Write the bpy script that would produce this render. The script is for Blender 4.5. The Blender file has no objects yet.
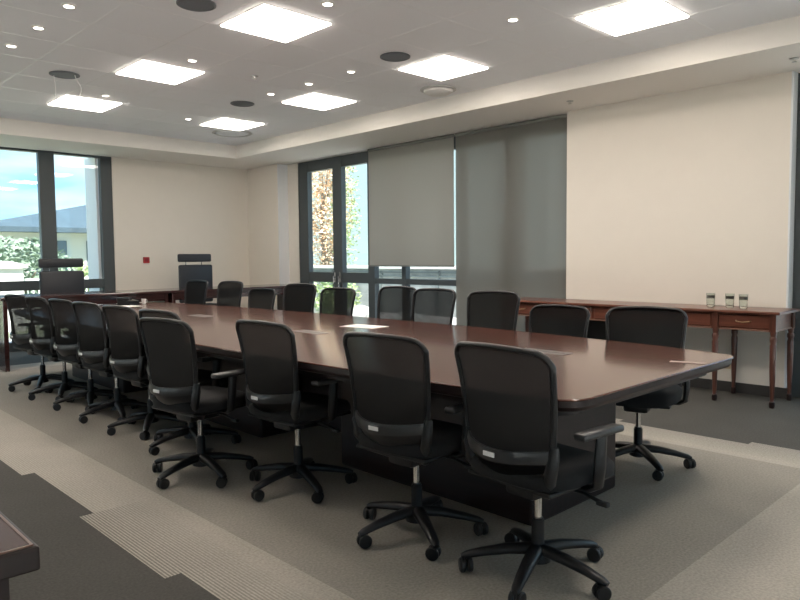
import bpy, bmesh, math, random
from mathutils import Vector, Matrix
PI = math.pi
rnd = random.Random(7)
S = bpy.context.scene
COL = S.collection

# ------------------------------------------------------------------ materials
def nodes(name):
    m = bpy.data.materials.new(name); m.use_nodes = True
    nt = m.node_tree; nt.nodes.clear()
    out = nt.nodes.new('ShaderNodeOutputMaterial')
    return m, nt, out

def plain(name, col, rough=.6, metal=0., spec=.5, noise=0., nscale=30., bump=0., coat=0.):
    m, nt, out = nodes(name)
    b = nt.nodes.new('ShaderNodeBsdfPrincipled')
    b.inputs['Base Color'].default_value = (*col, 1)
    b.inputs['Roughness'].default_value = rough
    b.inputs['Metallic'].default_value = metal
    b.inputs['Specular IOR Level'].default_value = spec
    b.inputs['Coat Weight'].default_value = coat
    nt.links.new(b.outputs[0], out.inputs[0])
    tc = nt.nodes.new('ShaderNodeTexCoord')
    n = nt.nodes.new('ShaderNodeTexNoise'); n.inputs['Scale'].default_value = nscale
    n.inputs['Detail'].default_value = 4
    nt.links.new(tc.outputs['Object'], n.inputs['Vector'])
    mx = nt.nodes.new('ShaderNodeMixRGB'); mx.inputs[1].default_value = (*[c*(1-noise) for c in col], 1)
    mx.inputs[2].default_value = (*[min(1, c*(1+noise)) for c in col], 1)
    nt.links.new(n.outputs[0], mx.inputs[0]); nt.links.new(mx.outputs[0], b.inputs['Base Color'])
    if bump:
        bp = nt.nodes.new('ShaderNodeBump'); bp.inputs['Strength'].default_value = bump
        bp.inputs['Distance'].default_value = .002
        nt.links.new(n.outputs[0], bp.inputs['Height']); nt.links.new(bp.outputs[0], b.inputs['Normal'])
    return m

def emit(name, col, strength):
    m, nt, out = nodes(name)
    e = nt.nodes.new('ShaderNodeEmission'); e.inputs[0].default_value = (*col, 1); e.inputs[1].default_value = strength
    nt.links.new(e.outputs[0], out.inputs[0])
    return m

def wood(name, dark, light, rough=.2, axis='Y', coat=0.):
    m, nt, out = nodes(name)
    b = nt.nodes.new('ShaderNodeBsdfPrincipled')
    b.inputs['Roughness'].default_value = rough
    b.inputs['Coat Weight'].default_value = coat
    b.inputs['Coat Roughness'].default_value = .12
    tc = nt.nodes.new('ShaderNodeTexCoord')
    mp = nt.nodes.new('ShaderNodeMapping')
    mp.inputs['Scale'].default_value = {'Y': (14, 1.2, 14), 'X': (1.2, 14, 14), 'Z': (14, 14, 1.2)}[axis]
    n = nt.nodes.new('ShaderNodeTexNoise'); n.inputs['Scale'].default_value = 2.2; n.inputs['Detail'].default_value = 7
    n.inputs['Distortion'].default_value = .7
    r = nt.nodes.new('ShaderNodeValToRGB')
    r.color_ramp.elements[0].position = .32; r.color_ramp.elements[0].color = (*dark, 1)
    r.color_ramp.elements[1].position = .68; r.color_ramp.elements[1].color = (*light, 1)
    L = nt.links.new
    L(tc.outputs['Object'], mp.inputs[0]); L(mp.outputs[0], n.inputs['Vector']); L(n.outputs[0], r.inputs[0])
    L(r.outputs[0], b.inputs['Base Color']); L(b.outputs[0], out.inputs[0])
    return m

def seethrough(name, col, clear, rough=.7, translucent=0.):
    """woven mesh or screen fabric: part of the light passes the holes, part glows through the yarn"""
    m, nt, out = nodes(name)
    d = nt.nodes.new('ShaderNodeBsdfDiffuse'); d.inputs[0].default_value = (*col, 1)
    t = nt.nodes.new('ShaderNodeBsdfTransparent')
    mix = nt.nodes.new('ShaderNodeMixShader'); mix.inputs[0].default_value = clear
    L = nt.links.new
    src = d
    if translucent:
        tr = nt.nodes.new('ShaderNodeBsdfTranslucent'); tr.inputs[0].default_value = (*col, 1)
        mm = nt.nodes.new('ShaderNodeMixShader'); mm.inputs[0].default_value = translucent
        L(d.outputs[0], mm.inputs[1]); L(tr.outputs[0], mm.inputs[2]); src = mm
    L(src.outputs[0], mix.inputs[1]); L(t.outputs[0], mix.inputs[2]); L(mix.outputs[0], out.inputs[0])
    return m

def pane(name, tint=(.96, .97, .98)):
    m, nt, out = nodes(name)
    g = nt.nodes.new('ShaderNodeBsdfGlossy'); g.inputs['Roughness'].default_value = .02
    t = nt.nodes.new('ShaderNodeBsdfTransparent'); t.inputs[0].default_value = (*tint, 1)
    mix = nt.nodes.new('ShaderNodeMixShader'); L = nt.links.new
    mix.inputs[0].default_value = .03
    L(t.outputs[0], mix.inputs[1]); L(g.outputs[0], mix.inputs[2]); L(mix.outputs[0], out.inputs[0])
    return m

def carpet():
    m, nt, out = nodes('carpet')
    L = nt.links.new
    b = nt.nodes.new('ShaderNodeBsdfPrincipled'); b.inputs['Roughness'].default_value = .95
    b.inputs['Specular IOR Level'].default_value = .1
    geo = nt.nodes.new('ShaderNodeNewGeometry'); sep = nt.nodes.new('ShaderNodeSeparateXYZ')
    L(geo.outputs['Position'], sep.inputs[0])
    def M(op, a, c=None, d=None):
        n = nt.nodes.new('ShaderNodeMath'); n.operation = op
        for i, v in enumerate((a, c, d)):
            if v is None: continue
            if isinstance(v, (int, float)): n.inputs[i].default_value = v
            else: L(v, n.inputs[i])
        return n.outputs[0]
    X, Y = sep.outputs[0], sep.outputs[1]
    # planks of the border are laid staggered: every other half metre its outer edge steps by 7 cm
    cell = M('FLOOR', M('DIVIDE', M('ADD', Y, -.72), .95))
    odd = M('MODULO', M('ADD', cell, 20), 2)
    step = M('MULTIPLY', M('LESS_THAN', M('ABSOLUTE', M('SUBTRACT', odd, 1)), .5), .07)
    def box(x0, x1, y0, y1, st=0):
        a = M('GREATER_THAN', M('SUBTRACT', X, st), x0); c = M('LESS_THAN', M('ADD', X, st), x1)
        d = M('GREATER_THAN', Y, y0); e = M('LESS_THAN', Y, y1)
        return M('MULTIPLY', M('MULTIPLY', a, c), M('MULTIPLY', d, e))
    outer = box(1.205, 4.98, .72, 9.4, step)
    inner = box(1.635, 4.56, 1.17, 9.0)
    # stripes of the border, strongest towards its outer edge
    ex = M('MINIMUM', M('SUBTRACT', X, 1.2), M('SUBTRACT', 4.98, X))
    edge = M('MAXIMUM', M('SUBTRACT', 1, M('DIVIDE', ex, .34)), 0)
    yend = M('LESS_THAN', Y, 1.17)
    str_ = M('GREATER_THAN', M('SINE', M('MULTIPLY', X, 2*PI/.0145)), .1)
    fine = M('GREATER_THAN', M('SINE', M('MULTIPLY', X, 2*PI/.011)), 0)
    n1 = nt.nodes.new('ShaderNodeTexNoise'); n1.inputs['Scale'].default_value = 85; n1.inputs['Detail'].default_value = 3
    n2 = nt.nodes.new('ShaderNodeTexNoise'); n2.inputs['Scale'].default_value = 2.5; n2.inputs['Detail'].default_value = 5
    mp = nt.nodes.new('ShaderNodeMapping'); mp.inputs['Scale'].default_value = (30, 1.5, 1)
    n3 = nt.nodes.new('ShaderNodeTexNoise'); n3.inputs['Scale'].default_value = 2; n3.inputs['Detail'].default_value = 4
    L(geo.outputs['Position'], n1.inputs['Vector']); L(geo.outputs['Position'], n2.inputs['Vector'])
    L(geo.outputs['Position'], mp.inputs[0]); L(mp.outputs[0], n3.inputs['Vector'])
    def mix(f, a, c):
        n = nt.nodes.new('ShaderNodeMixRGB')
        if isinstance(f, (int, float)): n.inputs[0].default_value = f
        else: L(f, n.inputs[0])
        for i, v in ((1, a), (2, c)):
            if isinstance(v, tuple): n.inputs[i].default_value = (*v, 1)
            else: L(v, n.inputs[i])
        return n.outputs[0]
    dark = (.098, .095, .088); mid = (.35, .325, .285); lite = (.48, .445, .39)
    near = M('ADD', .40, M('MULTIPLY', M('LESS_THAN', Y, 3.57), .65))
    stripe = M('MULTIPLY', M('MULTIPLY', M('MULTIPLY', M('SUBTRACT', 1, str_), M('POWER', edge, .6)), near), .62)
    band = mix(M('MULTIPLY', M('SUBTRACT', 1, fine), .16), lite, (.36, .33, .29))
    band = mix(M('MULTIPLY', n3.outputs[0], .45), band, (.42, .39, .345))
    band = mix(stripe, band, dark)
    c = mix(outer, dark, band)
    c = mix(inner, c, mid)
    var = M('ADD', .53, M('ADD', M('MULTIPLY', n1.outputs[0], .75), M('MULTIPLY', n2.outputs[0], .2)))
    vm = nt.nodes.new('ShaderNodeVectorMath'); vm.operation = 'SCALE'; L(c, vm.inputs[0]); L(var, vm.inputs['Scale'])
    L(vm.outputs[0], b.inputs['Base Color'])
    bp = nt.nodes.new('ShaderNodeBump'); bp.inputs['Strength'].default_value = .35; bp.inputs['Distance'].default_value = .004
    L(n1.outputs[0], bp.inputs['Height']); L(bp.outputs[0], b.inputs['Normal'])
    L(b.outputs[0], out.inputs[0])
    return m

MT = dict(
    wall=plain('wall_paint', (.80, .75, .675), .75, noise=.02, nscale=6, bump=.05),
    ceil=plain('ceiling_tile', (.89, .905, .93), .9, noise=.02, nscale=60, bump=.1),
    rail=plain('ceiling_rail', (.88, .89, .91), .4),
    soffit=plain('soffit_paint', (.82, .79, .74), .8, noise=.01),
    carpet=carpet(),
    skirting=plain('skirting', (.05, .048, .046), .5),
    frame=plain('window_frame_metal', (.062, .074, .080), .45),
    daylit_reveal=plain('daylit_reveal_tone', (.78, .80, .82), .7),  # cool daylight on the returns is put into this colour
    pane=pane('window_pane'),
    top=wood('mahogany_top', (.072, .027, .019), (.14, .055, .038), .2, 'Y', coat=.35),
    dkwood=wood('dark_mahogany', (.014, .006, .005), (.024, .010, .009), .45, 'Y', coat=.05),
    desk=wood('desk_veneer', (.034, .013, .013), (.058, .023, .021), .15, 'X', coat=.5),
    console=wood('console_mahogany', (.10, .032, .020), (.18, .062, .038), .3, 'Y', coat=.3),
    consoleleg=wood('console_leg_wood', (.075, .026, .017), (.13, .047, .03), .3, 'Z', coat=.3),
    highlight_and_bead=plain('highlight_and_bead_line', (.22, .12, .085), .35),  # console bead; also the painted highlight on the side desk
    plastic=plain('black_plastic', (.011, .011, .0125), .38, noise=.1),
    greyplastic=plain('grey_bar_plastic', (.04, .04, .041), .3),
    armpad=plain('arm_pad', (.05, .05, .052), .35),
    mesh=seethrough('mesh_fabric', (.026, .0265, .0265), .06, translucent=.6),
    fabric=plain('seat_fabric', (.012, .012, .013), .9, noise=.25, nscale=250, bump=.3),
    chrome=plain('chrome', (.75, .75, .75), .18, metal=1),
    white=plain('white_tag', (.85, .85, .85), .25),
    paper=plain('paper', (.88, .87, .85), .6),
    reflection_strip=plain('pinkish_reflection', (.42, .34, .31), .5),
    brass=plain('dull_brass', (.30, .20, .12), .35, metal=.8),
    plate=plain('brushed_plate', (.30, .27, .26), .3, metal=.6),
    leather=plain('black_leather', (.022, .024, .03), .42, noise=.2, nscale=90, bump=.2),
    blind=seethrough('screen_blind_fabric', (.44, .43, .395), .06, translucent=.5),
    blindthin=seethrough('thin_screen_blind_fabric', (.30, .29, .265), .17, translucent=.5),
    blindbar=plain('blind_bar', (.20, .20, .19), .5),
    panel=emit('light_diffuser', (1., .895, .79), 13.5),
    lamp=emit('downlight_lamp', (1., .93, .82), 9.),
    panelframe=plain('panel_frame', (.8, .78, .74), .4),
    grille=plain('speaker_grille', (.17, .185, .205), .6, noise=.3, nscale=300),
    dome=plain('white_plastic', (.7, .69, .67), .35),
    vent=plain('vent_paint', (.55, .55, .54), .5),
    cable=plain('cable', (.9, .9, .9), .4),
    darkred=plain('dark_red_plastic', (.25, .02, .03), .4),
    red=plain('red_plastic', (.42, .035, .04), .4),
    socket=plain('ivory_plastic', (.66, .52, .36), .4),
    bandgrey=plain('grey_band', (.22, .20, .17), .4),
    black=plain('flat_black', (.008, .008, .008), .5),
    slate=plain('slate_roof', (.045, .075, .10), .6, noise=.3, nscale=3),
    neighbour=plain('neighbour_wall', (.42, .50, .53), .8),
    house=plain('house_wall', (.62, .62, .60), .8),
    housedark=plain('house_window', (.10, .13, .16), .3),
    ground=plain('lawn', (.27, .30, .20), .95, noise=.35, nscale=2),
    bouncepaving=plain('pale_bounce_paving', (.80, .77, .74), .9, noise=.05, nscale=3),
    paving=plain('paving', (.34, .33, .32), .9, noise=.15, nscale=3),
    stone=plain('stone_wall', (.30, .31, .30), .9, noise=.4, nscale=4, bump=.6),
    railing=plain('railing', (.75, .77, .76), .5),
    darkrail=plain('dark_railing', (.12, .14, .14), .5),
    hill=plain('hill', (.16, .24, .18), .95, noise=.3, nscale=.4),
    bark=plain('bark', (.24, .19, .15), .9, noise=.3, nscale=12, bump=.5),
    leaf_olive=plain('leaf_olive', (.20, .27, .20), .6, noise=.3, nscale=6),
    leaf_green=plain('leaf_green', (.30, .40, .18), .6, noise=.4, nscale=6),
    leaf_orange=plain('leaf_orange', (.62, .38, .22), .6, noise=.3, nscale=7),
    leaf_pale=plain('leaf_pale', (.82, .72, .58), .6, noise=.2, nscale=7),
)

def drink_glass():
    m, nt, out = nodes('drinking_glass')
    g = nt.nodes.new('ShaderNodeBsdfGlass'); g.inputs['IOR'].default_value = 1.45; g.inputs['Roughness'].default_value = .0
    g.inputs[0].default_value = (.93, .95, .93, 1)
    nt.links.new(g.outputs[0], out.inputs[0]); return m
MT['glass'] = drink_glass()

# ------------------------------------------------------------------ mesh helpers
def box(bm, x0, x1, y0, y1, z0, z1, mat=None):
    vs = [bm.verts.new((x, y, z)) for x in (x0, x1) for y in (y0, y1) for z in (z0, z1)]
    fs = []
    for q in ((0,1,3,2), (4,6,7,5), (0,4,5,1), (2,3,7,6), (0,2,6,4), (1,5,7,3)):
        fs.append(bm.faces.new([vs[i] for i in q]))
    if mat is not None:
        for v in vs: v.co = mat @ v.co
    return vs, fs

def rbox(bm, x0, x1, y0, y1, z0, z1, r=.01, seg=2, mat=None):
    t = bmesh.new(); box(t, x0, x1, y0, y1, z0, z1)
    bmesh.ops.bevel(t, geom=t.edges[:], offset=r, segments=seg, profile=.5, affect='EDGES')
    if mat is not None: bmesh.ops.transform(t, matrix=mat, verts=t.verts)
    me = bpy.data.meshes.new('tmp'); t.to_mesh(me); t.free(); bm.from_mesh(me); bpy.data.meshes.remove(me)

def prism(bm, pts, z0, z1):
    """upright prism over a counter-clockwise outline"""
    a = [bm.verts.new((x, y, z0)) for x, y in pts]; b = [bm.verts.new((x, y, z1)) for x, y in pts]
    n = len(pts)
    bm.faces.new(a[::-1]); bm.faces.new(b)
    for i in range(n): bm.faces.new((a[i], a[(i+1) % n], b[(i+1) % n], b[i]))

def tube(bm, pts, r, seg=8, closed=False, flat=None, up=(0, 0, 1)):
    """sweep; r a number or one per point; flat = (rx, ry) elliptical factors"""
    pts = [Vector(p) for p in pts]; n = len(pts)
    rs = r if isinstance(r, (list, tuple)) else [r]*n
    fx, fy = flat or (1, 1)
    rings = []; up = Vector(up)
    for i, p in enumerate(pts):
        a = pts[(i-1) % n] if closed or i else p
        b = pts[(i+1) % n] if closed or i < n-1 else p
        t = (b-a).normalized()
        s = t.cross(up)
        if s.length < 1e-3: s = t.cross(Vector((0, 1, 0)))
        s.normalize(); u = s.cross(t).normalized()
        rings.append([bm.verts.new(p + s*math.cos(k*2*PI/seg)*rs[i]*fx + u*math.sin(k*2*PI/seg)*rs[i]*fy) for k in range(seg)])
    m = n if closed else n-1
    for i in range(m):
        A, B = rings[i], rings[(i+1) % n]
        for k in range(seg):
            bm.faces.new((A[k], A[(k+1) % seg], B[(k+1) % seg], B[k]))
    if not closed:
        bm.faces.new(rings[0][::-1]); bm.faces.new(rings[-1])

def lathe(bm, prof, seg=20, c=(0, 0, 0), mat=None, cap=True):
    """profile of (radius, z) turned about a vertical axis at c"""
    rings = []
    for r, z in prof:
        rings.append([bm.verts.new((c[0]+r*math.cos(k*2*PI/seg), c[1]+r*math.sin(k*2*PI/seg), c[2]+z)) for k in range(seg)])
    for A, B in zip(rings, rings[1:]):
        for k in range(seg): bm.faces.new((A[k], A[(k+1) % seg], B[(k+1) % seg], B[k]))
    if cap:
        bm.faces.new(rings[0][::-1]); bm.faces.new(rings[-1])
    if mat is not None:
        for R in rings:
            for v in R: v.co = mat @ v.co

def obj(name, bm, m, parent=None, smooth=False, angle=40):
    bmesh.ops.recalc_face_normals(bm, faces=bm.faces[:])
    me = bpy.data.meshes.new(name); bm.to_mesh(me); bm.free()
    me.materials.append(MT[m] if isinstance(m, str) else m)
    if smooth:
        me.polygons.foreach_set('use_smooth', [True]*len(me.polygons))
        try: me.set_sharp_from_angle(angle=math.radians(angle))
        except Exception: pass
    o = bpy.data.objects.new(name, me); COL.objects.link(o)
    if parent: o.parent = parent
    return o

def B(): return bmesh.new()

def tag(o, label, cat, group=None, kind=None):
    o['label'] = label; o['category'] = cat
    if group: o['group'] = group
    if kind: o['kind'] = kind
    return o

def thing(name, label, cat, loc=(0, 0, 0), rz=0, group=None):
    o = bpy.data.objects.new(name, None); COL.objects.link(o)
    o.empty_display_size = .1
    o.location = loc; o.rotation_euler = (0, 0, rz)
    return tag(o, label, cat, group)

def struct(name, bm, m, parent=None, **k):
    o = obj(name, bm, m, parent, **k)
    if parent is None: o['kind'] = 'structure'
    return o

def dup(o, parent=None):
    c = o.copy(); COL.objects.link(c)
    if parent: c.parent = parent
    for ch in list(o.children): dup(ch, c)
    return c

# ------------------------------------------------------------------ the room
XW, XG = 6.70, 6.90            # wall face and glazing face on the window side
YF = 10.77                     # far wall
ZC, ZS = 3.07, 2.87            # ceiling and bulkhead underside
XB, YB = 5.845, 9.70           # bulkhead faces
XL, YN = -2.6, -1.7

bm = B(); box(bm, XL-.2, XW+.6, YN-.2, YF+.3, -.12, 0); struct('floor', bm, 'carpet')
bm = B(); box(bm, XL-.2, XB+.05, YN-.2, YB+.05, ZC, ZC+.15); struct('ceiling', bm, 'ceil')
bm = B()
prism(bm, [(XL-.2, YB), (XB, YB), (XB, YN-.2), (XW+.6, YN-.2), (XW+.6, YF+.35), (XL-.2, YF+.35)], ZS, ZC+.15)
struct('ceiling_bulkhead', bm, 'soffit')
# exposed rails of the tile grid
bm = B()
gx = [2.07+.632*i for i in range(-7, 6)]; gy = [5.46+.635*j for j in range(-11, 7)]
for x in gx: box(bm, x-.010, x+.010, YN, YB, ZC-.0015, ZC+.01)
for y in gy: box(bm, XL, XB, y-.010, y+.010, ZC-.0012, ZC+.01)
struct('trim_1', bm, 'rail')
bm = B(); box(bm, XL-.2, XL, YN-.2, -.8, 0, ZC+.1); box(bm, XL-.2, XL, 9.49, YF+.3, 0, ZC+.1); box(bm, XL-.2, XL, -.8, 9.49, 1.0, ZC+.1); struct('wall_left', bm, 'wall')
bm = B(); box(bm, XL, -1.6, YN-.2, YN, 0, ZC+.1); box(bm, 5.8, XW+.6, YN-.2, YN, 0, ZC+.1); box(bm, -1.6, 5.8, YN-.2, YN, 1.0, ZC+.1); struct('wall_back', bm, 'wall')
bm = B()
box(bm, 4.31, XW+.3, YF, YF+.25, 0, ZS+.05)
box(bm, XL, .45, YF, YF+.25, 0, ZS+.05)
struct('wall_far', bm, 'wall')
bm = B()
box(bm, XW, XW+.35, 1.99, 4.23, 0, ZS+.05)
box(bm, XW, XW+.35, 9.83, YF, 0, ZS+.05)
box(bm, XG, XW+.35, 9.50, 9.83, 0, ZS+.05)
struct('wall_right', bm, 'wall')
bm = B(); box(bm, XW+.001, XW+.35, 1.975, 1.99, 0, ZS+.05); struct('trim_2', bm, 'daylit_reveal')  # thin skin on the wall end, coloured as if daylit
bm = B(); box(bm, XW+.001, XG+.01, 9.815, 9.83, 0, ZS+.05); struct('trim_3', bm, 'daylit_reveal')  # far return, its daylight likewise put into the colour
bm = B()
box(bm, XW-.015, XW, 1.975, 4.23, 0, .095); box(bm, XW-.015, XW, 9.83, YF, 0, .095)
box(bm, XW-.015, XW+.12, 1.96, 1.975, 0, .095)
struct('baseboard_right', bm, 'skirting')
bm = B(); box(bm, 4.31, XW, YF-.015, YF, 0, .095); struct('baseboard_far', bm, 'skirting')

def glazing(name, axis, c, t, posts, rails, zr, panes, m='frame'):
    """posts: [(a0,a1,z0,z1)], rails: [(a0,a1,z0,z1)] along the wall axis; c face, t thickness outward"""
    def bx(bm, a0, a1, d0, d1, z0, z1):
        if axis == 'Y': box(bm, d0, d1, a0, a1, z0, z1)
        else: box(bm, a0, a1, d0, d1, z0, z1)
    bm = B()
    for a0, a1, z0, z1 in posts: bx(bm, a0, a1, c, c+t, z0, z1)
    for a0, a1, z0, z1 in rails: bx(bm, a0+.002, a1-.002, c+.007, c+t-.007, z0+.001, z1-.001)
    root = struct(name, bm, m)
    for a0, a1, z0, z1 in panes:
        bm = B(); bx(bm, a0, a1, c+t*.45, c+t*.45+.008, z0, z1)
        obj('pane', bm, 'pane', root)
    return root

# far wall window (runs on out of the frame)
w = glazing('window_1', 'X', YF+.02, .09,
    [(.45, .62, 0, ZS), (1.78, 1.98, 0, ZS), (3.27, 3.48, 0, ZS), (4.14, 4.31, 0, ZS)],
    [(.45, 4.31, 0, .13), (.45, 4.31, .86, 1.0), (.45, 4.31, ZS-.03, ZS)], 0,
    [(.62, 1.78, .13, .86), (.62, 1.78, 1.0, ZS-.03), (1.98, 3.27, .13, .86), (1.98, 3.27, 1.0, ZS-.03),
     (3.48, 4.14, .13, .86), (3.48, 4.14, 1.0, ZS-.03)])
bm = B(); box(bm, 4.10, 4.14, YF+.115, YF+.55, 0, ZS); obj('jamb', bm, 'daylit_reveal', w)  # lit side of the frame, lightened by its colour
# window wall on the long side
P = [(9.26, 9.52), (8.39, 8.61), (7.64, 7.78), (6.98, 7.06), (5.89, 5.975), (4.98, 5.22), (4.23, 4.36)]
w2 = glazing('window_2', 'Y', XG, .09,
    [(a, b, 0, ZS) for a, b in P],
    [(4.23, 9.52, 0, .1), (4.23, 7.64, .90, .98), (7.64, 9.52, .90, 1.06), (4.23, 9.52, 2.70, ZS)], 0,
    [(b, a, z0, z1) for (a, _), (_, b) in zip(P, P[1:]) for z0, z1 in ((.1, .90), (.98, 2.70))])
for y, s in ((8.44, 1), (8.56, -1)):
    bm = B(); rbox(bm, XG-.02, XG, y-.015, y+.015, .90, 1.06, .005); rbox(bm, XG-.05, XG-.035, y-.012, y+.012, .80, 1.0, .005)
    box(bm, XG-.04, XG-.005, y-.01, y+.01, .97, .99)
    obj('window_handle', bm, 'chrome', w2)
# window beyond the near wall end, seen only as its dark edge
glazing('window_3', 'Y', XW+.12, .09, [(1.80, 1.974, 0, ZS), (.15, .30, 0, ZS), (YN, YN+.15, 0, ZS)],
    [(YN, 1.974, 0, .12), (YN, 1.974, .9, 1.0), (YN, 1.974, ZS-.1, ZS)], 0,
    [(.30, 1.80, .12, .9), (.30, 1.80, 1., ZS-.1), (YN+.15, .15, .12, .9), (YN+.15, .15, 1., ZS-.1)])

# low glazing added on two unseen sides to raise daylight on ceiling and chairs
Q = [-.8+i*1.47 for i in range(8)]
glazing('window_4_added', 'Y', XL-.12, .09, [(max(q-.05, -.8), min(q+.05, 9.49), 0, 1.0) for q in Q], [(-.8, 9.49, 0, .1), (-.8, 9.49, 0.94, 1.0)], 0,
    [(q+.05, q+1.42, .1, .94) for q in Q[:-1]])
Q = [-1.6+i*1.48 for i in range(6)]
glazing('window_5_added', 'X', YN-.12, .09, [(max(q-.05, -1.6), min(q+.05, 5.8), 0, 1.0) for q in Q], [(-1.6, 5.8, 0, .1), (-1.6, 5.8, 0.94, 1.0)], 0,
    [(q+.05, q+1.43, .1, .94) for q in Q[:-1]])  # unseen back windows, likewise added for daylight

# roller blinds
def blind(y0, y1, zb, m, label):
    t = thing('roller_blind', label, 'blind', (XW+.07, (y0+y1)/2, ZS))
    h = (y1-y0)/2
    bm = B(); box(bm, -.003, .003, -h, h, zb-ZS, -.03); obj('fabric', bm, m, t)
    bm = B(); rbox(bm, -.010, .010, -h, h, zb-ZS-.012, zb-ZS+.010, .004); obj('bottom_bar', bm, 'blindbar', t)
    bm = B(); lathe(bm, [(.022, -h), (.022, h)], 14, mat=Matrix.Translation((.0, 0, -.026)) @ Matrix.Rotation(PI/2, 4, 'X')); obj('roller', bm, 'blindbar', t, True)
blind(5.95, 7.60, 1.17, 'blind', 'grey roller blind drawn halfway down, ending above the window rail')
blind(4.245, 5.915, .10, 'blindthin', 'darker grey roller blind drawn to the floor beside the plain wall')

# ------------------------------------------------------------------ ceiling fittings
def light_panel():
    t = thing('ceiling_light', '', 'ceiling light')
    h = .298
    bm = B(); rbox(bm, -h-.008, h+.008, -h-.008, h+.008, -.004, 0, .001, 1); obj('frame', bm, 'panelframe', t)
    bm = B(); rbox(bm, -h, h, -h, h, -.014, -.0042, .003, 2); obj('diffuser', bm, 'panel', t)
    return t
spots = [(3.075, 4.49, 'large lit square ceiling panel at the top edge, over the near half of the table'),
         (4.93, 2.56, 'lit square ceiling panel beside the bulkhead, nearest the plain beige wall'),
         (3.04, 6.38, 'lit square ceiling panel between two rows of downlights, over the striped carpet side'),
         (4.93, 4.46, 'lit square ceiling panel beside the white dome on the ceiling'),
         (4.915, 6.35, 'lit square ceiling panel just beyond a row of three small downlights'),
         (3.0, 8.20, 'lit square ceiling panel behind two thin wires hanging from a speaker'),
         (4.87, 8.17, 'lit square ceiling panel by the inner corner of the bulkhead'),
         (3.05, 2.60, 'added unseen lit ceiling panel over the near end of the long table'),  # from here on unseen panels, added for more light
         (1.16, 4.50, 'added unseen lit ceiling panel over the dark carpet, near half of room'),
         (1.16, 8.18, 'added unseen lit ceiling panel over the dark carpet, by the far window'),
         (3.05, .73, 'added unseen lit ceiling panel above where the photographer stands')]
proto = light_panel()
for i, (x, y, lab) in enumerate(spots):
    o = proto if i == 0 else dup(proto)
    o.location = (x, y, ZC-.002); tag(o, lab, 'ceiling light', 'square ceiling light panels')

def downlight():
    t = thing('downlight', '', 'downlight')
    bm = B(); lathe(bm, [(.034, 0), (.048, 0), (.048, -.006), (.036, -.010), (.034, -.004)], 20, cap=False); obj('trim_ring', bm, 'panelframe', t, True)
    bm = B(); lathe(bm, [(.034, -.003), (.034, -.006)], 20); obj('lamp', bm, 'lamp', t)
    return t
dl = [(1.80, 5.15, 'small round downlight at the top of the row of three by the corner'),
      (1.79, 5.78, 'small round downlight, middle one of the row of three by the corner'),
      (1.77, 6.41, 'small round downlight, lowest of the row of three by the corner'),
      (3.07, 5.80, 'small round downlight beside the panel over the striped carpet side'),
      (3.02, 7.65, 'small round downlight next to the panel behind the hanging wires'),
      (4.28, 8.23, 'small round downlight between the two farthest ceiling panels'),
      (3.10, 3.89, 'small round downlight off the corner of the biggest ceiling panel'),
      (4.36, 5.13, 'small round downlight near the dark round speaker, first of three in line'),
      (4.34, 5.77, 'small round downlight, middle one of three in line at the ceiling centre'),
      (4.30, 6.40, 'small round downlight, farthest of three in line at the ceiling centre'),
      (4.32, 3.20, 'small round downlight alone between the two panels along the bulkhead')]
proto = downlight()
for i, (x, y, lab) in enumerate(dl):
    o = proto if i == 0 else dup(proto)
    o.location = (x, y, ZC-.002); tag(o, lab, 'downlight', 'small round ceiling downlights')

def speaker():
    t = thing('ceiling_speaker', '', 'ceiling speaker')
    bm = B(); lathe(bm, [(.118, 0), (.135, 0), (.135, -.008), (.12, -.014), (.118, -.008)], 32, cap=False); obj('rim', bm, 'grille', t, True)
    bm = B(); lathe(bm, [(.119, -.002), (.119, -.009), (.06, -.013), (.01, -.014)], 32); obj('grille', bm, 'grille', t, True)
    return t
sp = [(2.43, 4.51, 'dark round ceiling speaker cut by the top edge of the picture'),
      (2.40, 7.05, 'dark round ceiling speaker with two thin wires dangling from it'),
      (4.33, 4.49, 'dark round ceiling speaker near the white dome'),
      (4.32, 7.01, 'dark round ceiling speaker between the two far ceiling panels')]
proto = speaker()
for i, (x, y, lab) in enumerate(sp):
    o = proto if i == 0 else dup(proto)
    o.location = (x, y, ZC-.004); tag(o, lab, 'ceiling speaker', 'dark round ceiling speakers')

t = thing('ceiling_dome', 'white round dome fitting on the ceiling beside the bulkhead', 'ceiling fitting', (5.50, 5.05, ZC-.003))
bm = B(); lathe(bm, [(.19, 0), (.19, -.012), (.17, -.018), (.155, -.012)], 32, cap=False); obj('rim', bm, 'vent', t, True)
bm = B(); lathe(bm, [(.158, -.01), (.15, -.035), (.11, -.055), (.05, -.064), (.01, -.066)], 32); obj('dome', bm, 'dome', t, True)
t = thing('ceiling_diffuser', 'flat round air diffuser at the inner corner of the bulkhead', 'air vent', (5.20, 8.72, ZC-.003))
bm = B(); lathe(bm, [(.27, 0), (.28, -.01), (.25, -.022), (.235, -.006)], 36, cap=False); obj('rim', bm, 'vent', t, True)
bm = B(); lathe(bm, [(.20, 0), (.20, -.02), (.1, -.026), (.01, -.028)], 36); obj('disc', bm, 'ceil', t, True)
for i, (x, y, l, b_, lab) in enumerate([(2.325, 7.12, .21, .012, 'thin pale wire dangling straight from the dark speaker, farther from the window side'),
                                     (2.47, 6.98, .20, .055, 'thin pale wire dangling with a curl from the dark speaker, on its window side')]):
    pts = [(x+.7*b_*math.sin(3.2*k/14)*k/14+.5*b_*k/14, y-.7*b_*math.sin(3.2*k/14)*k/14-.4*b_*k/14, ZC-.012-l*k/14) for k in range(15)]
    bm = B(); tube(bm, pts, .0035, 6)
    tag(obj('ceiling_wire', bm, 'cable', smooth=True), lab, 'wire', 'wires hanging under the ceiling')
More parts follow.
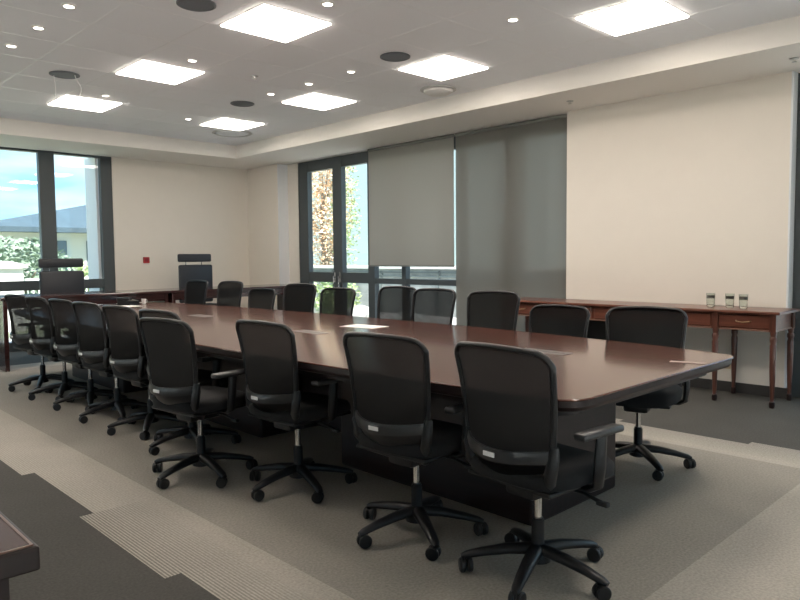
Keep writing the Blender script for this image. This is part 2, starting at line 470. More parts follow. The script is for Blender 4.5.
# small sprinkler heads in ceiling and bulkhead
def sprinkler(x, y, z, lab):
    t = thing('ceiling_sprinkler', lab, 'sprinkler', (x, y, z), 0, 'sprinkler heads')
    bm = B(); lathe(bm, [(.035, 0), (.035, -.005), (.02, -.010)], 18); obj('plate', bm, 'vent', t, True)
    bm = B(); lathe(bm, [(.010, -.006), (.008, -.022), (.02, -.026), (.02, -.028)], 12); obj('head', bm, 'chrome', t, True)
sprinkler(3.78, 5.90, ZC-.001, 'tiny sprinkler head on the ceiling tiles between two light panels')
sprinkler(6.26, 3.92, ZS-.001, 'tiny sprinkler head under the bulkhead above the blind edge')
sprinkler(6.28, 1.85, ZS-.001, 'tiny sprinkler head under the bulkhead above the near end of console')

# ------------------------------------------------------------------ boardroom table
TX = 3.10; TY0, TY1 = 1.36, 8.45
def hw(y, side=1):
    f = (y-(TY0+TY1)/2)/((TY1-TY0)/2)
    g = 1-abs(f)**2.6
    return (.895+.095*g) if side < 0 else (.77+.26*g)
def table_outline(inset=0, r=.13):
    pts = []
    y0, y1 = TY0+inset, TY1-inset
    w0 = hw(TY0)-inset; w1 = hw(TY0, -1)-inset
    def corner(cx, cy, a0):
        return [(cx+r*math.cos(a0+PI/2*k/8), cy+r*math.sin(a0+PI/2*k/8)) for k in range(9)]
    pts += corner(TX+w0-r, y0+r, -PI/2)
    n = 28
    for k in range(1, n):
        y = y0+r+(y1-y0-2*r)*k/n; pts.append((TX+hw(y)-inset, y))
    pts += corner(TX+w0-r, y1-r, 0)
    pts += corner(TX-w1+r, y1-r, PI/2)
    for k in range(n-1, 0, -1):
        y = y0+r+(y1-y0-2*r)*k/n; pts.append((TX-hw(y, -1)+inset, y))
    pts += corner(TX-w1+r, y0+r, PI)
    return pts
tb = thing('boardroom_table', 'long boat-shaped mahogany boardroom table ringed by black mesh chairs', 'table', (0, 0, 0))
bm = B()
rings = []
for ins, z in ((.006, .738), (.001, .742), (.0, .745), (.003, .749), (.010, .75)):
    rings.append([bm.verts.new((x, y, z)) for x, y in table_outline(ins)])
for A, C_ in zip(rings, rings[1:]):
    n = len(A)
    for k in range(n): bm.faces.new((A[k], A[(k+1) % n], C_[(k+1) % n], C_[k]))
bm.faces.new(rings[0][::-1]); bm.faces.new(rings[-1])
obj('tabletop', bm, 'top', tb, True, 25)
bm = B(); rings = []
for ins, z in ((.04, .690), (.016, .700), (.008, .715), (.007, .7375)):
    rings.append([bm.verts.new((x, y, z)) for x, y in table_outline(ins)])
for A, C_ in zip(rings, rings[1:]):
    n = len(A)
    for k in range(n): bm.faces.new((A[k], A[(k+1) % n], C_[(k+1) % n], C_[k]))
bm.faces.new(rings[0][::-1]); bm.faces.new(rings[-1])
obj('edge_moulding', bm, 'dkwood', tb, True, 25)
bm = B(); prism(bm, table_outline(.10), .655, .6905); obj('apron', bm, 'dkwood', tb)
for y0, y1 in ((1.87, 3.3), (4.2, 5.7), (6.6, 8.0)):
    bm = B(); rbox(bm, 2.68, 3.48, y0, y1, 0, .656, .015); obj('pedestal', bm, 'dkwood', tb)
for y0, y1 in ((3.3, 4.2), (5.7, 6.6)):
    bm = B(); box(bm, 3.05, 3.10, y0, y1, .06, .656); obj('modesty_panel', bm, 'dkwood', tb)
for x, y in ((3.27, 2.21), (3.02, 4.05), (3.20, 6.0)):
    bm = B(); rbox(bm, x-.06, x+.06, y-.16, y+.16, .7495, .753, .0015, 1); h = obj('cable_hatch', bm, 'plate', tb)
    bm = B(); box(bm, x-.004, x+.004, y-.14, y+.14, .7528, .7536); obj('hatch_seam', bm, 'skirting', h)

def paper(x, y, a, w, l, lab, z=.7505, m='paper', h=.0015):
    bm = B(); box(bm, -w/2, w/2, -l/2, l/2, 0, h)
    o = obj('paper_sheet', bm, m); o.location = (x, y, z); o.rotation_euler = (0, 0, a)
    tag(o, lab, 'paper', 'papers on the table')
paper(3.55, 4.06, .15, .21, .33, 'bright white paper sheet lying at the middle of the boardroom table')
paper(3.42, 1.455, .25, .045, .17, 'narrow pale painted reflection at the near rounded corner of the table', m='reflection_strip')  # reflection on the tabletop, put in as a thin pale strip
paper(3.30, 7.95, .2, .21, .30, 'white paper sheet lying at the far end of the table')
# black desk phone and small white cup at the far end
t = thing('desk_phone', 'small black phone at the far end of the boardroom table', 'phone', (3.40, 8.15, .7502), .4)
bm = B()
vs, _ = box(bm, -.08, .08, -.10, .10, 0, .05)
for v in vs:
    if v.co.y > 0 and v.co.z > .01: v.co.z = .085
bmesh.ops.bevel(bm, geom=bm.edges[:], offset=.006, segments=2, affect='EDGES'); obj('body', bm, 'plastic', t)
bm = B(); rbox(bm, -.085, -.035, -.10, .10, .062, .092, .01); obj('handset', bm, 'plastic', t)
t = thing('cup', 'small white cup standing at the far end of the boardroom table', 'cup', (3.62, 8.22, .7502)); t.scale = (.7, .7, .7)
bm = B(); lathe(bm, [(.028, 0), (.032, .01), (.038, .07), (.040, .085), (.036, .085), (.033, .02), (.005, .012)], 20); obj('body', bm, 'white', t, True)
bm = B(); tube(bm, [(.036, 0, .07), (.058, 0, .066), (.062, 0, .045), (.052, 0, .025), (.034, 0, .022)], .005, 8); obj('handle', bm, 'white', t, True)

# ------------------------------------------------------------------ mesh swivel chair; sits facing +Y
def lean(x, z):
    """depth of the back shell: bulging most at the bar, nearly upright above it"""
    f = (z-.56)/.38
    g = min(max(f, 0), 1)
    curve = .135*(1-g)+.034*g
    y = -.268 + .020*g - .012*g**4 + (.02*f if f < 0 else 0)
    return y + curve*(x/.25)**2
ZB, ZT = .545, .938
def bhw(z):
    f = (z-ZB)/(ZT-ZB)
    return .207+.036*f**.9 if f > 0 else .207
def arch(x): return .016*(1-(x/.26)**2)
def outline(n=9, r=.06):
    w = bhw(ZT)
    pts = [(bhw(ZB+(ZT-r-ZB)*k/n), ZB+(ZT-r-ZB)*k/n) for k in range(n+1)]
    pts += [(w-r+r*math.cos(a), ZT-r+r*math.sin(a)) for a in [PI/2*k/6 for k in range(1, 7)]]
    pts += [(x, ZT) for x in [(w-r)*(1-2*k/9) for k in range(1, 9)]]
    left = [(-x, z) for x, z in pts[:n+1+6]][::-1]
    return pts + left
def base_caster(ang, r=.285):
    M = Matrix.Rotation(ang, 4, 'Z')
    return M
def build_chair():
    t = thing('swivel_chair', '', 'chair')
    ol = outline()
    bm = B(); tube(bm, [(x, lean(x, z), z+(arch(x) if z > ZT-.03 else 0)) for x, z in ol], .011, 8, up=(0, 1, 0), flat=(1.0, 1.3)); obj('back_frame', bm, 'plastic', t, True, 60)
    # the mesh panel
    bm = B(); rows = []
    nr, nc = 16, 14
    for j in range(nr+1):
        z = ZB-.004+(ZT-.002-ZB)*j/nr; row = []
        r = .055; w = bhw(z)
        if z > ZT-r: w = bhw(ZT)-r+math.sqrt(max(r*r-(z-ZT+r)**2, 0))
        for i in range(nc+1):
            x = w*(2*i/nc-1)
            row.append(bm.verts.new((x, lean(x, z)+.001, z+arch(x)*max(0, (z-ZT+.2)/.2))))
        rows.append(row)
    for A, C_ in zip(rows, rows[1:]):
        for i in range(nc): bm.faces.new((A[i], A[i+1], C_[i+1], C_[i]))
    bmesh.ops.recalc_face_normals(bm, faces=bm.faces[:])
    obj('backrest', bm, 'mesh', t, True)
    # broad grey bar closing the panel at the bottom, with its bright tag
    bm = B(); n = 16; secs = []
    for i in range(n+1):
        x = .222*(2*i/n-1); y = lean(x, .55)
        sec = [(x, y-.012, .525), (x, y-.017, .545), (x, y-.012, .572), (x, y+.010, .572), (x, y+.012, .525)]
        secs.append([bm.verts.new((a, b, c+.016*(x/.222)**2)) for a, b, c in sec])
    for A, C_ in zip(secs, secs[1:]):
        for k in range(5): bm.faces.new((A[k], A[(k+1) % 5], C_[(k+1) % 5], C_[k]))
    bm.faces.new(secs[0]); bm.faces.new(secs[-1][::-1])
    bar = obj('back_bar', bm, 'greyplastic', t, True, 60)
    bm = B(); rbox(bm, -.028, .028, lean(0, .55)-.0205, lean(0, .55)-.015, .543, .561, .001, 1); o = obj('tag', bm, 'white', bar); o['label'] = 'bright white tag'
    # lower shell under the bar and the two swept uprights
    bm = B(); secs = []
    for j in range(6):
        z = .535-.115*j/5; w = .19-.05*j/5
        secs.append([bm.verts.new((w*(2*i/10-1), lean(w*(2*i/10-1), .55)+.012+.09*(j/5)**2, z)) for i in range(11)])
    for A, C_ in zip(secs, secs[1:]):
        for i in range(10): bm.faces.new((A[i], A[i+1], C_[i+1], C_[i]))
    r_ = bmesh.ops.solidify(bm, geom=bm.faces[:], thickness=.012)
    obj('lower_shell', bm, 'plastic', t, True, 50)
    for s in (-1, 1):
        bm = B(); tube(bm, [(s*.214, lean(.214, .58), .60), (s*.213, lean(.21, .55)-.004, .54), (s*.20, -.175, .48), (s*.165, -.14, .42), (s*.11, -.07, .385), (s*.04, -.02, .375)],
                       [.016, .021, .024, .024, .022, .018], 8, flat=(1, 1.2)); obj('back_support', bm, 'plastic', t, True, 60)
    # seat cushion
    bm = B()
    prof = [(.90, .425), (.985, .435), (1.0, .455), (.985, .478), (.93, .492), (.75, .499), (.4, .502)]
    rg = []
    for f, z in prof:
        ring = []
        for k in range(36):
            a = 2*PI*k/36; c, s_ = math.cos(a), math.sin(a)
            e = 2/3.6
            x = .245*f*math.copysign(abs(c)**e, c); y = .02+.245*f*math.copysign(abs(s_)**e, s_)
            zz = z - (.022*max(0, (y-.14)/.12)**2)
            ring.append(bm.verts.new((x, y, zz)))
        rg.append(ring)
    for A, C_ in zip(rg, rg[1:]):
        for k in range(36): bm.faces.new((A[k], A[(k+1) % 36], C_[(k+1) % 36], C_[k]))
    bm.faces.new(rg[0][::-1]); bm.faces.new(rg[-1])
    obj('seat', bm, 'fabric', t, True, 50)
    bm = B(); rbox(bm, -.21, .21, -.19, .22, .408, .428, .009); obj('seat_pan', bm, 'plastic', t)
    bm = B(); rbox(bm, -.075, .075, -.12, .11, .345, .410, .02); obj('mechanism', bm, 'plastic', t, True)
    bm = B(); tube(bm, [(.07, .03, .385), (.20, .03, .383), (.275, .035, .365)], [.006, .006, .009], 8); rbox(bm, .255, .305, .022, .048, .353, .372, .006); obj('tilt_lever', bm, 'plastic', t, True)
    for s in (-1, 1):
        bm = B(); tube(bm, [(s*.15, .02, .412), (s*.235, .02, .412), (s*.268, .02, .43), (s*.275, .02, .50), (s*.275, .03, .625)], [.02, .02, .022, .024, .022], 8, flat=(.75, 1.25), up=(0, 1, 0))
        a = obj('armrest', bm, 'plastic', t, True, 60)
        bm = B(); rbox(bm, s*.268-.030, s*.268+.030, -.10, .15, .62, .648, .012, 3); obj('arm_pad', bm, 'armpad', a, True)
    bm = B(); lathe(bm, [(.026, .10), (.026, .23), (.022, .232), (.022, .24)], 18); obj('column_sleeve', bm, 'plastic', t, True)
    bm = B(); lathe(bm, [(.0155, .238), (.0155, .35)], 16); o = obj('gas_column', bm, 'chrome', t, True); o['label'] = 'chrome gas lift column'
    bm = B(); lathe(bm, [(.03, .055), (.052, .065), (.052, .105), (.04, .125), (.028, .128)], 20); obj('base_hub', bm, 'plastic', t, True)
    for k in range(5):
        M = Matrix.Rotation(k*2*PI/5, 4, 'Z')
        pts = [M @ Vector(p) for p in ((.02, 0, .112), (.12, 0, .104), (.22, 0, .086), (.285, 0, .070), (.308, 0, .062))]
        bm = B(); tube(bm, pts, [.034, .030, .025, .021, .014], 10, flat=(1, .72)); lg = obj('base_leg', bm, 'plastic', t, True, 60)
        bm = B()
        cx = Matrix.Translation(M @ Vector((.293, 0, 0))) @ Matrix.Rotation(k*2*PI/5+.8+k*1.1, 4, 'Z')
        lathe(bm, [(.007, .03), (.007, .068)], 8, mat=cx)
        for s in (-1, 1):
            lathe(bm, [(.010, -.0115), (.026, -.0105), (.030, -.006), (.030, .006), (.026, .0105), (.010, .0115)], 16,
                  mat=cx @ Matrix.Translation((.010, s*.0155, .030)) @ Matrix.Rotation(PI/2, 4, 'X'))
        rbox(bm, -.012, .030, -.006, .006, .028, .056, .004, 1, cx)
        obj('caster', bm, 'plastic', lg, True)
    return t
CH = build_chair()
BASE = {'base_hub', 'base_leg', 'column_sleeve', 'gas_column'}
used = [False]
def place(x, y, face, label, group, lift=0., base=0.):
    """face: direction the sitter looks, degrees anticlockwise from +X; base: turn of the star base"""
    if used[0]: o = dup(CH)
    else: o = CH; used[0] = True
    o.location = (x, y, 0); o.rotation_euler = (0, 0, math.radians(face-90))
    for ch in o.children:
        nm = ch.name.split('.')[0]
        if nm in BASE: ch.rotation_euler = (0, 0, math.radians(base-(face-90)))
        else: ch.location = (0, 0, min(lift, 0) if nm == 'armrest' else lift)
        if nm == 'gas_column': ch.location = (0, 0, lift*.5)
    tag(o, label, 'chair', group)
# reset happens per copy because every placed chair sets its own rotation and lift
G1 = 'mesh chairs along the striped carpet side of the table'
G2 = 'mesh chairs along the window side of the table'
O = ['first', 'second', 'third', 'fourth', 'fifth', 'sixth', 'seventh', 'eighth', 'ninth', 'tenth']
left = [(2.29, 1.57, -5, 55), (2.25, 2.215, 4, 24), (2.25, 3.15, 3, 40), (1.97, 3.745, 8, 50), (2.24, 4.38, 5, 40),
        (2.24, 5.02, 4, 22), (2.24, 5.65, 4, 40), (2.25, 6.26, 4, 33), (2.235, 6.87, 4, 28), (2.23, 7.49, 8, 30)]
extra_l = ['shown largest', 'upright', 'well apart from second', 'pulled out',
           'half hidden', 'tucked in', 'tucked in', 'tucked in', 'tucked in', 'seen edge on']
for i, (x, y, f, b) in enumerate(left):
    place(x, y, f, f'black mesh chair, {O[i]} from near table end, striped carpet side, {extra_l[i]}', G1, 0, b)
right = [(3.95, 1.98, 197, -.0, 15), (4.22, 2.845, 184, -.04, 40), (4.26, 3.485, 187, .045, 10), (4.22, 4.13, 182, .05, 55), (4.36, 4.74, 182, .05, 25),
         (4.26, 5.50, 186, .02, 5), (4.25, 6.13, 188, .05, 30), (4.24, 6.88, 184, -.02, 50), (4.24, 7.58, 186, .05, 20), (4.22, 8.40, 186, .05, 40)]
extra_r = ['in front of the console drawer', 'sitting low', 'before the long blind', 'overlapping its farther neighbour', 'paired with the fourth',
           'before the lower panes', 'before the window mullion', 'sitting low', 'below the far desk', 'below the leather chair']
for i, (x, y, f, l, b) in enumerate(right):
    place(x, y, f, f'black mesh chair, {O[i]} from near table end, window side, {extra_r[i]}', G2, l, b)

# ------------------------------------------------------------------ console table by the wall
cs = thing('console_table', 'long reddish mahogany console table with drawers against the plain beige wall', 'console table', (0, 0, 0))
CX0, CX1, CY0, CY1, CZ = 6.17, 6.685, 1.90, 4.74, .81
bm = B(); rbox(bm, CX0-.02, CX1, CY0-.03, CY1+.03, CZ-.025, CZ, .008, 3); obj('top', bm, 'console', cs)
bm = B(); box(bm, CX0+.03, CX1-.01, CY0+.02, CY1-.02, CZ-.165, CZ-.025); obj('apron', bm, 'console', cs)
bm = B(); box(bm, CX0+.022, CX1-.01, CY0+.014, CY1-.014, CZ-.170, CZ-.158); obj('apron_bead', bm, 'highlight_and_bead', cs)
LY = [CY0+.03, CY0+.50, CY1-.50, CY1-.03]
for y0, y1, knob in ((LY[0]+.03, LY[1]-.03, 1), (LY[2]+.03, LY[3]-.03, 1), (LY[1]+.04, LY[1]+.62, 0), (LY[2]-.62, LY[2]-.04, 0), (LY[1]+.66, LY[2]-.66, 0)):
    bm = B(); rbox(bm, CX0+.018, CX0+.04, y0, y1, CZ-.148, CZ-.038, .004, 1); d = obj('drawer', bm, 'console', cs)
    yc = (y0+y1)/2
    bm = B(); tube(bm, [(CX0+.02, yc-.06, CZ-.088), (CX0-.002, yc-.055, CZ-.092), (CX0-.008, yc, CZ-.10), (CX0-.002, yc+.055, CZ-.092), (CX0+.02, yc+.06, CZ-.088)], .0055, 8)
    o = obj('drawer_handle', bm, 'brass', d, True)
for y in LY:
    for x in (CX0+.03, CX1-.04):
        bm = B()
        box(bm, x-.026, x+.026, y-.026, y+.026, CZ-.17, CZ-.025)
        lathe(bm, [(.017, 0), (.021, .02), (.022, .05), (.015, .06), (.016, .075), (.024, .30), (.027, .52), (.022, .545), (.028, .565), (.028, .59), (.020, .60), (.026, .625), (.026, CZ-.17)], 16, (x, y, 0))
        obj('leg', bm, 'consoleleg', cs, True, 50)
        bm = B(); lathe(bm, [(.018, 0), (.023, .012), (.0235, .05), (.018, .056)], 14, (x, y, .0005)); obj('foot_cap', bm, 'dkwood', cs, True)
bm = B(); box(bm, CX1-.06, CX1-.045, LY[1]+1.0, LY[2], .12, CZ-.165); obj('modesty_panel', bm, 'black', cs)

def tumbler(y, x, lab):
    t = thing('drinking_glass', lab, 'glass', (x, y, CZ+.0005), 0, 'glasses on the console table')
    bm = B(); lathe(bm, [(.030, 0), (.033, .004), (.038, .12), (.0385, .125), (.0365, .125), (.0315, .022), (.004, .018)], 28); obj('bowl', bm, 'glass', t, True, 60)
    bm = B(); lathe(bm, [(.0348, .078), (.0352, .105), (.033, .106), (.033, .077)], 24, cap=False); o = obj('band', bm, 'bandgrey', t, True)
    o['label'] = 'dark band near the rim'
tumbler(2.55, 6.46, 'clear drinking glass on console table, farthest of the three from its end')
tumbler(2.38, 6.46, 'clear drinking glass on console table, between the other two')
tumbler(2.25, 6.42, 'clear drinking glass on console table, closest to its end')

t = thing('wall_socket', 'ivory double socket plate low on the wall under the console table', 'socket', (XW, 2.53, .26))
bm = B(); rbox(bm, -.012, 0, -.085, .085, -.045, .045, .004, 1); p = obj('plate', bm, 'socket', t)
for y in (-.04, .04):
    bm = B(); rbox(bm, -.0145, -.011, y-.022, y+.022, -.028, .012, .002, 1); obj('outlet', bm, 'dome', t)
t = thing('wall_mounted_alarm', 'small red fire call point on the far wall', 'fire alarm', (4.80, YF, 1.28))
bm = B(); rbox(bm, -.048, .048, -.035, 0, -.048, .048, .006, 2); obj('housing', bm, 'red', t)
bm = B(); rbox(bm, -.028, .028, -.038, -.033, -.026, .026, .002, 1); obj('press_panel', bm, 'darkred', t)

# ------------------------------------------------------------------ head desks along the far wall
def desk(x0, x1, y0, y1, z, lab, leftleg=True):
    t = thing('desk', lab, 'desk', ((x0+x1)/2, (y0+y1)/2, 0))
    w, d = (x1-x0)/2, (y1-y0)/2
    bm = B(); rbox(bm, -w, w, -d, d, z-.035, z, .006, 2); obj('top', bm, 'desk', t)
    bm = B(); box(bm, -w+.04, w-.04, -d+.03, -d+.055, z-.135, z-.035); obj('apron', bm, 'desk', t)
    for s in (-1, 1):
        bm = B(); x = s*(w-.05); rbox(bm, x-.025, x+.025, -d+.02, d-.04, 0, z-.035, .005, 1); obj('leg', bm, 'desk', t)
    return t
desk(2.22, 4.28, 8.86, 9.62, .865, 'dark mahogany desk in front of the far window')
desk(4.285, 6.55, 8.86, 9.62, .865, 'dark mahogany desk in front of the plain far wall')
t = thing('side_desk', 'dark mahogany desk whose highlight-edged corner juts in at the bottom corner', 'desk', (-.38, 2.35, 0))
bm = B(); rbox(bm, -.78, .78, -.95, .95, .70, .748, .006, 2); obj('top', bm, 'dkwood', t)
bm = B(); box(bm, -.765, .765, -.935, .935, .746, .7495); obj('veneer', bm, 'top', t)
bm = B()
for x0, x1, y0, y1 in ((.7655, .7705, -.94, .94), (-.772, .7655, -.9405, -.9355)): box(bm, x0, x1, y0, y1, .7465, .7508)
obj('highlight_and_bead', bm, 'highlight_and_bead', t)  # pale strip stands in for the highlight along the desk edge
bm = B(); box(bm, -.72, .735, -.905, -.88, .0, .70); obj('end_panel', bm, 'dkwood', t)
bm = B(); box(bm, .71, .735, -.88, .9, .0, .70); obj('front_panel', bm, 'dkwood', t)

# high-backed leather chairs behind the head desks; they face the room (-Y)
def exec_chair():
    t = thing('leather_chair', '', 'chair')
    bm = B(); rbox(bm, -.29, .29, .20, .26, 1.19, 1.315, .022, 3); obj('headrest', bm, 'leather', t, True)
    bm = B(); rbox(bm, -.29, .29, .17, .25, .55, 1.145, .028, 3); obj('backrest', bm, 'leather', t, True)
    for s in (-1, 1):
        bm = B(); tube(bm, [(s*.14, .262, 1.28), (s*.14, .262, 1.1), (s*.14, .25, .6), (s*.12, .12, .42)], .013, 8); obj('back_post', bm, 'chrome', t, True)
        bm = B(); tube(bm, [(s*.27, .20, .68), (s*.30, .0, .70), (s*.30, -.20, .69), (s*.30, -.23, .60), (s*.28, -.18, .47), (s*.2, -.1, .44)], .015, 8); a = obj('armrest', bm, 'chrome', t, True)
        bm = B(); rbox(bm, s*.30-.03, s*.30+.03, -.18, .10, .705, .735, .012, 2); obj('arm_pad', bm, 'leather', a, True)
    bm = B(); rbox(bm, -.27, .27, -.27, .22, .43, .53, .035, 3); obj('seat', bm, 'leather', t, True)
    bm = B(); lathe(bm, [(.028, .09), (.028, .30), (.018, .31), (.018, .43)], 16); obj('gas_column', bm, 'chrome', t, True)
    for k in range(5):
        M = Matrix.Rotation(k*2*PI/5, 4, 'Z')
        bm = B(); tube(bm, [M @ Vector(p) for p in ((0, 0, .10), (.15, 0, .09), (.31, 0, .06))], [.026, .022, .014], 8, flat=(1, .7)); lg = obj('base_leg', bm, 'chrome', t, True)
        bm = B(); cx = Matrix.Translation(M @ Vector((.30, 0, 0))) @ Matrix.Rotation(k*1.7, 4, 'Z')
        for s in (-1, 1): lathe(bm, [(.02, -.008), (.027, -.004), (.027, .004), (.02, .008)], 14, mat=cx @ Matrix.Translation((0, s*.013, .027)) @ Matrix.Rotation(PI/2, 4, 'X'))
        lathe(bm, [(.006, .03), (.006, .06)], 8, mat=cx)
        obj('caster', bm, 'plastic', lg, True)
    return t
ec = exec_chair()
ec.location = (3.29, 9.85, 0); tag(ec, 'high-backed black leather chair in front of the far window', 'chair', 'leather chairs behind the head desks')
o = dup(ec); o.location = (5.30, 9.85, 0); o.rotation_euler = (0, 0, math.radians(4))
o['label'] = 'high-backed black leather chair against the plain far wall'
for ch in o.children:
    if ch.name.split('.')[0] in ('headrest', 'backrest', 'back_post', 'armrest', 'seat'): ch.location.z = .055

# ------------------------------------------------------------------ outside
bm = B(); box(bm, -60, 90, YF+.4, 120, -.5, -.3)
box(bm, XW+.75, 90, -40, YF+.4, -.5, -.3); box(bm, -60, XL-.3, -40, YF+.4, -.5, -.3); g = struct('ground', bm, 'ground')
bm = B(); box(bm, XW+.75, 13, -6, YF+3, -.3, -.12); box(bm, -3, XW+.75, YF+.4, YF+3, -.3, -.12); struct('terrace', bm, 'paving')
bm = B(); box(bm, -16, XL-.3, -14, YF+3, -.3, -.12); box(bm, XL-.3, 14, -14, YN-.25, -.3, -.12); struct('bounce_forecourt', bm, 'bouncepaving')  # unseen pale paving added to bounce sunlight in through the low windows
bm = B(); box(bm, XL-.3, XW+1, YN-1.6, YN-.2, ZC+.15, ZC+.3); struct('sun_block_overhang', bm, 'soffit')  # unseen eave added to keep the sun out of the back windows
def leaves(bm, cx, cy, cz, rx, ry, rz, n, s, seed, squash=.3):
    r = random.Random(seed)
    for _ in range(n):
        while True:
            p = Vector((r.uniform(-1, 1), r.uniform(-1, 1), r.uniform(-1, 1)))
            if squash < p.length < 1: break
        c = Vector((cx+p.x*rx, cy+p.y*ry, cz+p.z*rz))
        R = Matrix.Rotation(r.uniform(0, 6.3), 3, 'Z') @ Matrix.Rotation(r.uniform(-1.2, 1.2), 3, 'X') @ Matrix.Rotation(r.uniform(-1, 1), 3, 'Y')
        a = s*r.uniform(.6, 1.3)
        bm.faces.new([bm.verts.new(c + R @ Vector(q)) for q in ((-a, 0, 0), (0, -a*.5, a*.1), (a, 0, 0), (0, a*.5, a*.1))])
# house with a hipped slate roof beyond the far window
h = thing('house', 'pale house with a hipped blue slate roof beyond the far window', 'house', (13.6, 34, -.3))
bm = B(); box(bm, -5.8, 9, -3.5, 3.5, 0, 2.95); obj('wall', bm, 'house', h)
bm = B()
e = [bm.verts.new(v) for v in ((-6.9, -4.3, 2.92), (9.9, -4.3, 2.92), (9.9, 4.3, 2.92), (-6.9, 4.3, 2.92))]
e2 = [bm.verts.new((v.co.x, v.co.y, 2.72)) for v in e]
rd = [bm.verts.new(v) for v in ((1.2, 0, 4.75), (3.6, 0, 4.75))]
bm.faces.new((e[0], e[1], rd[1], rd[0])); bm.faces.new((e[1], e[2], rd[1])); bm.faces.new((e[2], e[3], rd[0], rd[1])); bm.faces.new((e[3], e[0], rd[0]))
for k in range(4): bm.faces.new((e[k], e[(k+1) % 4], e2[(k+1) % 4], e2[k]))
bm.faces.new(e2[::-1]); obj('roof', bm, 'slate', h)
for x0, x1, z0, z1 in ((-4.9, -3.4, .9, 2.4), (-2.6, -1.1, .3, 2.4), (.3, 1.6, .9, 2.4), (3.2, 4.6, .9, 2.4)):
    bm = B(); box(bm, x0, x1, -3.54, -3.48, z0, z1); obj('window', bm, 'housedark', h)
bm = B(); lathe(bm, [(26, 0), (22, 2.2), (15, 4.0), (7, 5.2), (1, 5.6)], 40, (-2, 88, -.4)); struct('hill', bm, 'hill', smooth=True)
def shrub(name, x, y, rx, rz, m, n, s, lab, seed, cat='bush', zc=None):
    t = thing(name, lab, cat, (x, y, -.3))
    zc = rz if zc is None else zc
    bm = B(); leaves(bm, 0, 0, zc, rx, rx, rz, n, s, seed, .2); obj('foliage', bm, m, t)
    bm = B()
    for k in range(4):
        a = k*1.7; tube(bm, [(0, 0, 0), (.15*rx*math.cos(a), .15*rx*math.sin(a), zc*.5), (.5*rx*math.cos(a), .5*rx*math.sin(a), zc*1.1)], [.06, .045, .02], 6)
    obj('stem', bm, 'bark', t, True)
    return t
shrub('olive_bush', 5.9, 22, 1.75, 1.15, 'leaf_olive', 2600, .11, 'silvery olive bush in front of the slate-roofed house', 3)
shrub('garden_shrub', 10.0, 29, .9, .8, 'leaf_green', 600, .11, 'small green shrub by the pale house wall', 4)
t = thing('gate_pillar', 'white gate pillar with a flat cap outside the far window', 'pillar', (4.35, 17.4, -.3))
bm = B(); box(bm, -.42, .42, -.3, .3, 0, 1.42); obj('shaft', bm, 'house', t)
bm = B(); box(bm, -.5, .5, -.38, .38, 1.42, 1.5)
vs, _ = box(bm, -.5, .5, -.38, .38, 1.5, 1.58)
for v in vs:
    if v.co.z > 1.55: v.co.x *= .3; v.co.y *= .3
obj('cap', bm, 'house', t)
t = thing('railing_fence', 'pale railing fence running off from the gate pillar', 'fence', (4.9, 17.5, -.3))
bm = B(); box(bm, 0, 6, -.02, .02, 1.12, 1.17); box(bm, 0, 6, -.02, .02, .15, .2); obj('rail', bm, 'railing', t)
for k in range(50):
    bm = B(); x = .06+k*.12; box(bm, x-.012, x+.012, -.012, .012, .0, 1.12); obj('baluster', bm, 'railing', t)
# beyond the long window: autumn tree, low stone wall with rail, pale building
t = thing('autumn_tree', 'orange and cream autumn tree outside the unshaded window panes', 'tree', (13.2, 16.9, -.3))
bm = B(); leaves(bm, 0, 0, 3.5, .9, .9, 2.5, 3200, .05, 11, 0.); obj('orange_foliage', bm, 'leaf_orange', t)
bm = B(); leaves(bm, .1, .1, 3.6, .95, .95, 2.6, 5200, .05, 12, 0.); obj('cream_foliage', bm, 'leaf_pale', t)
bm = B(); leaves(bm, .3, -.65, 3.0, .5, .5, 2.1, 1300, .05, 13, 0.); obj('green_foliage', bm, 'leaf_green', t)
bm = B(); tube(bm, [(0, 0, 0), (.05, 0, 1.3), (-.05, .05, 2.8), (0, 0, 4.6)], [.14, .11, .08, .03], 8)
for k in range(6):
    a = k*1.05; tube(bm, [(0, 0, 1.3+k*.4), (.4*math.cos(a), .4*math.sin(a), 2.0+k*.4), (.9*math.cos(a), .9*math.sin(a), 2.6+k*.4)], [.05, .035, .012], 6)
obj('trunk', bm, 'bark', t, True)
t = thing('garden_wall', 'low grey stone garden wall with a dark rail outside the long window', 'wall', (12.2, 9, -.3))
bm = B(); rbox(bm, -.2, .2, -12, 12, 0, 1.3, .02, 1); obj('stonework', bm, 'stone', t)
bm = B(); box(bm, -.26, .26, -12, 12, 1.3, 1.37); obj('coping', bm, 'house', t)
bm = B(); box(bm, -.24, -.2, -12, 12, 1.10, 1.13); box(bm, -.24, -.2, -12, 12, 1.20, 1.23); obj('rail', bm, 'darkrail', t)
for k in range(13):
    bm = B(); box(bm, -.24, -.2, -12+2*k-.02, -12+2*k+.02, .0, 1.25); obj('rail_post', bm, 'darkrail', t)
rk = random.Random(5)
for i, (x, y, s, lab) in enumerate([(9.2, 10.6, .34, 'grey boulder on the terrace, biggest of the rocks outside'), (9.5, 9.7, .24, 'grey boulder on the terrace beside the biggest rock'),
                               (9.0, 8.9, .28, 'grey boulder on the terrace before the blind edge')]):
    bm = B(); bmesh.ops.create_icosphere(bm, subdivisions=3, radius=s)
    for v in bm.verts:
        v.co *= 1+.18*math.sin(7*v.co.x/s+i)*math.sin(5*v.co.y/s)+.06*rk.uniform(-1, 1); v.co.z *= .7
    o = obj('boulder', bm, 'stone', smooth=True); o.location = (x, y, -.12+s*.6); tag(o, lab, 'rock', 'boulders on the terrace')
t = shrub('terrace_shrub', 9.6, 11.9, .55, .55, 'leaf_green', 900, .06, 'green shrub on the terrace below the autumn tree', 8)
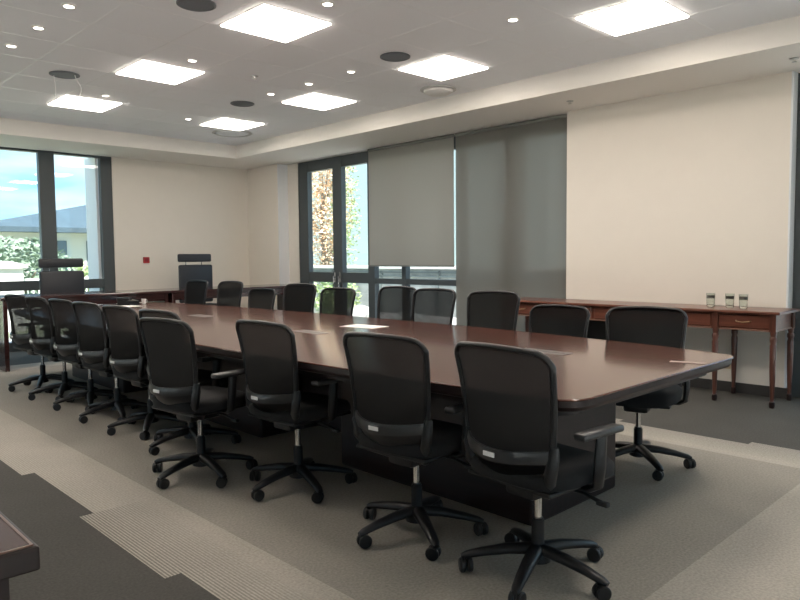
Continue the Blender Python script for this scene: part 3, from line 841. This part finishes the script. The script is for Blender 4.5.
t.location.z = -.12
b2 = thing('neighbour_building', 'plain pale building behind the autumn tree', 'building', (24, 25, -.3))
bm = B(); box(bm, -3, 3, -11, 3, 0, 8.0); obj('wall', bm, 'neighbour', b2)
bm = B(); box(bm, -3.3, 3.3, -11.3, 3.3, 8.0, 8.2); obj('roof', bm, 'slate', b2)
for y in (-9.5, 1.5):
    bm = B(); box(bm, -3.04, -2.98, y-.6, y+.6, 1.4, 2.8); obj('window', bm, 'housedark', b2)

# ------------------------------------------------------------------ sky, sun, camera
wd = bpy.data.worlds.new('sky'); S.world = wd; wd.use_nodes = True
nt = wd.node_tree; nt.nodes.clear(); L = nt.links.new
out = nt.nodes.new('ShaderNodeOutputWorld'); bg = nt.nodes.new('ShaderNodeBackground')
tc = nt.nodes.new('ShaderNodeTexCoord'); mp = nt.nodes.new('ShaderNodeMapping'); mp.inputs['Scale'].default_value = (2.2, 2.2, 9)
n = nt.nodes.new('ShaderNodeTexNoise'); n.inputs['Scale'].default_value = 1.6; n.inputs['Detail'].default_value = 6
r = nt.nodes.new('ShaderNodeValToRGB')
r.color_ramp.elements[0].position = .40; r.color_ramp.elements[0].color = (.28, .66, .98, 1)
r.color_ramp.elements[1].position = .62; r.color_ramp.elements[1].color = (.74, .94, 1.0, 1)
L(tc.outputs['Generated'], mp.inputs[0]); L(mp.outputs[0], n.inputs['Vector']); L(n.outputs[0], r.inputs[0])
L(r.outputs[0], bg.inputs[0]); bg.inputs[1].default_value = 1.15; L(bg.outputs[0], out.inputs[0])
sun = bpy.data.lights.new('sun', 'SUN'); sun.energy = 12.0; sun.angle = math.radians(3); sun.color = (1, .95, .86)
so = bpy.data.objects.new('sun', sun); COL.objects.link(so); so.rotation_euler = (math.radians(35), 0, math.radians(-15))

yaw, pitch, roll = math.radians(44.178), math.radians(-3.553), math.radians(-.519)
f = Vector((math.sin(yaw)*math.cos(pitch), math.cos(yaw)*math.cos(pitch), math.sin(pitch)))
r_ = Vector((math.cos(yaw), -math.sin(yaw), 0)); u = r_.cross(f)
r2 = r_*math.cos(roll)+u*math.sin(roll); u2 = -r_*math.sin(roll)+u*math.cos(roll)
cam = bpy.data.cameras.new('camera'); cam.sensor_width = 36; cam.lens = 690/800*36; cam.clip_start = .05; cam.clip_end = 500
co = bpy.data.objects.new('camera', cam); COL.objects.link(co)
co.matrix_world = Matrix(((r2.x, u2.x, -f.x, 0), (r2.y, u2.y, -f.y, 0), (r2.z, u2.z, -f.z, 1.29), (0, 0, 0, 1)))
S.camera = co
S.view_settings.view_transform = 'Standard'; S.view_settings.look = 'None'; S.view_settings.gamma = 1
S.view_settings.exposure = .6
S.view_settings.use_curve_mapping = False
try: S.cycles.use_denoising = True
except Exception: pass
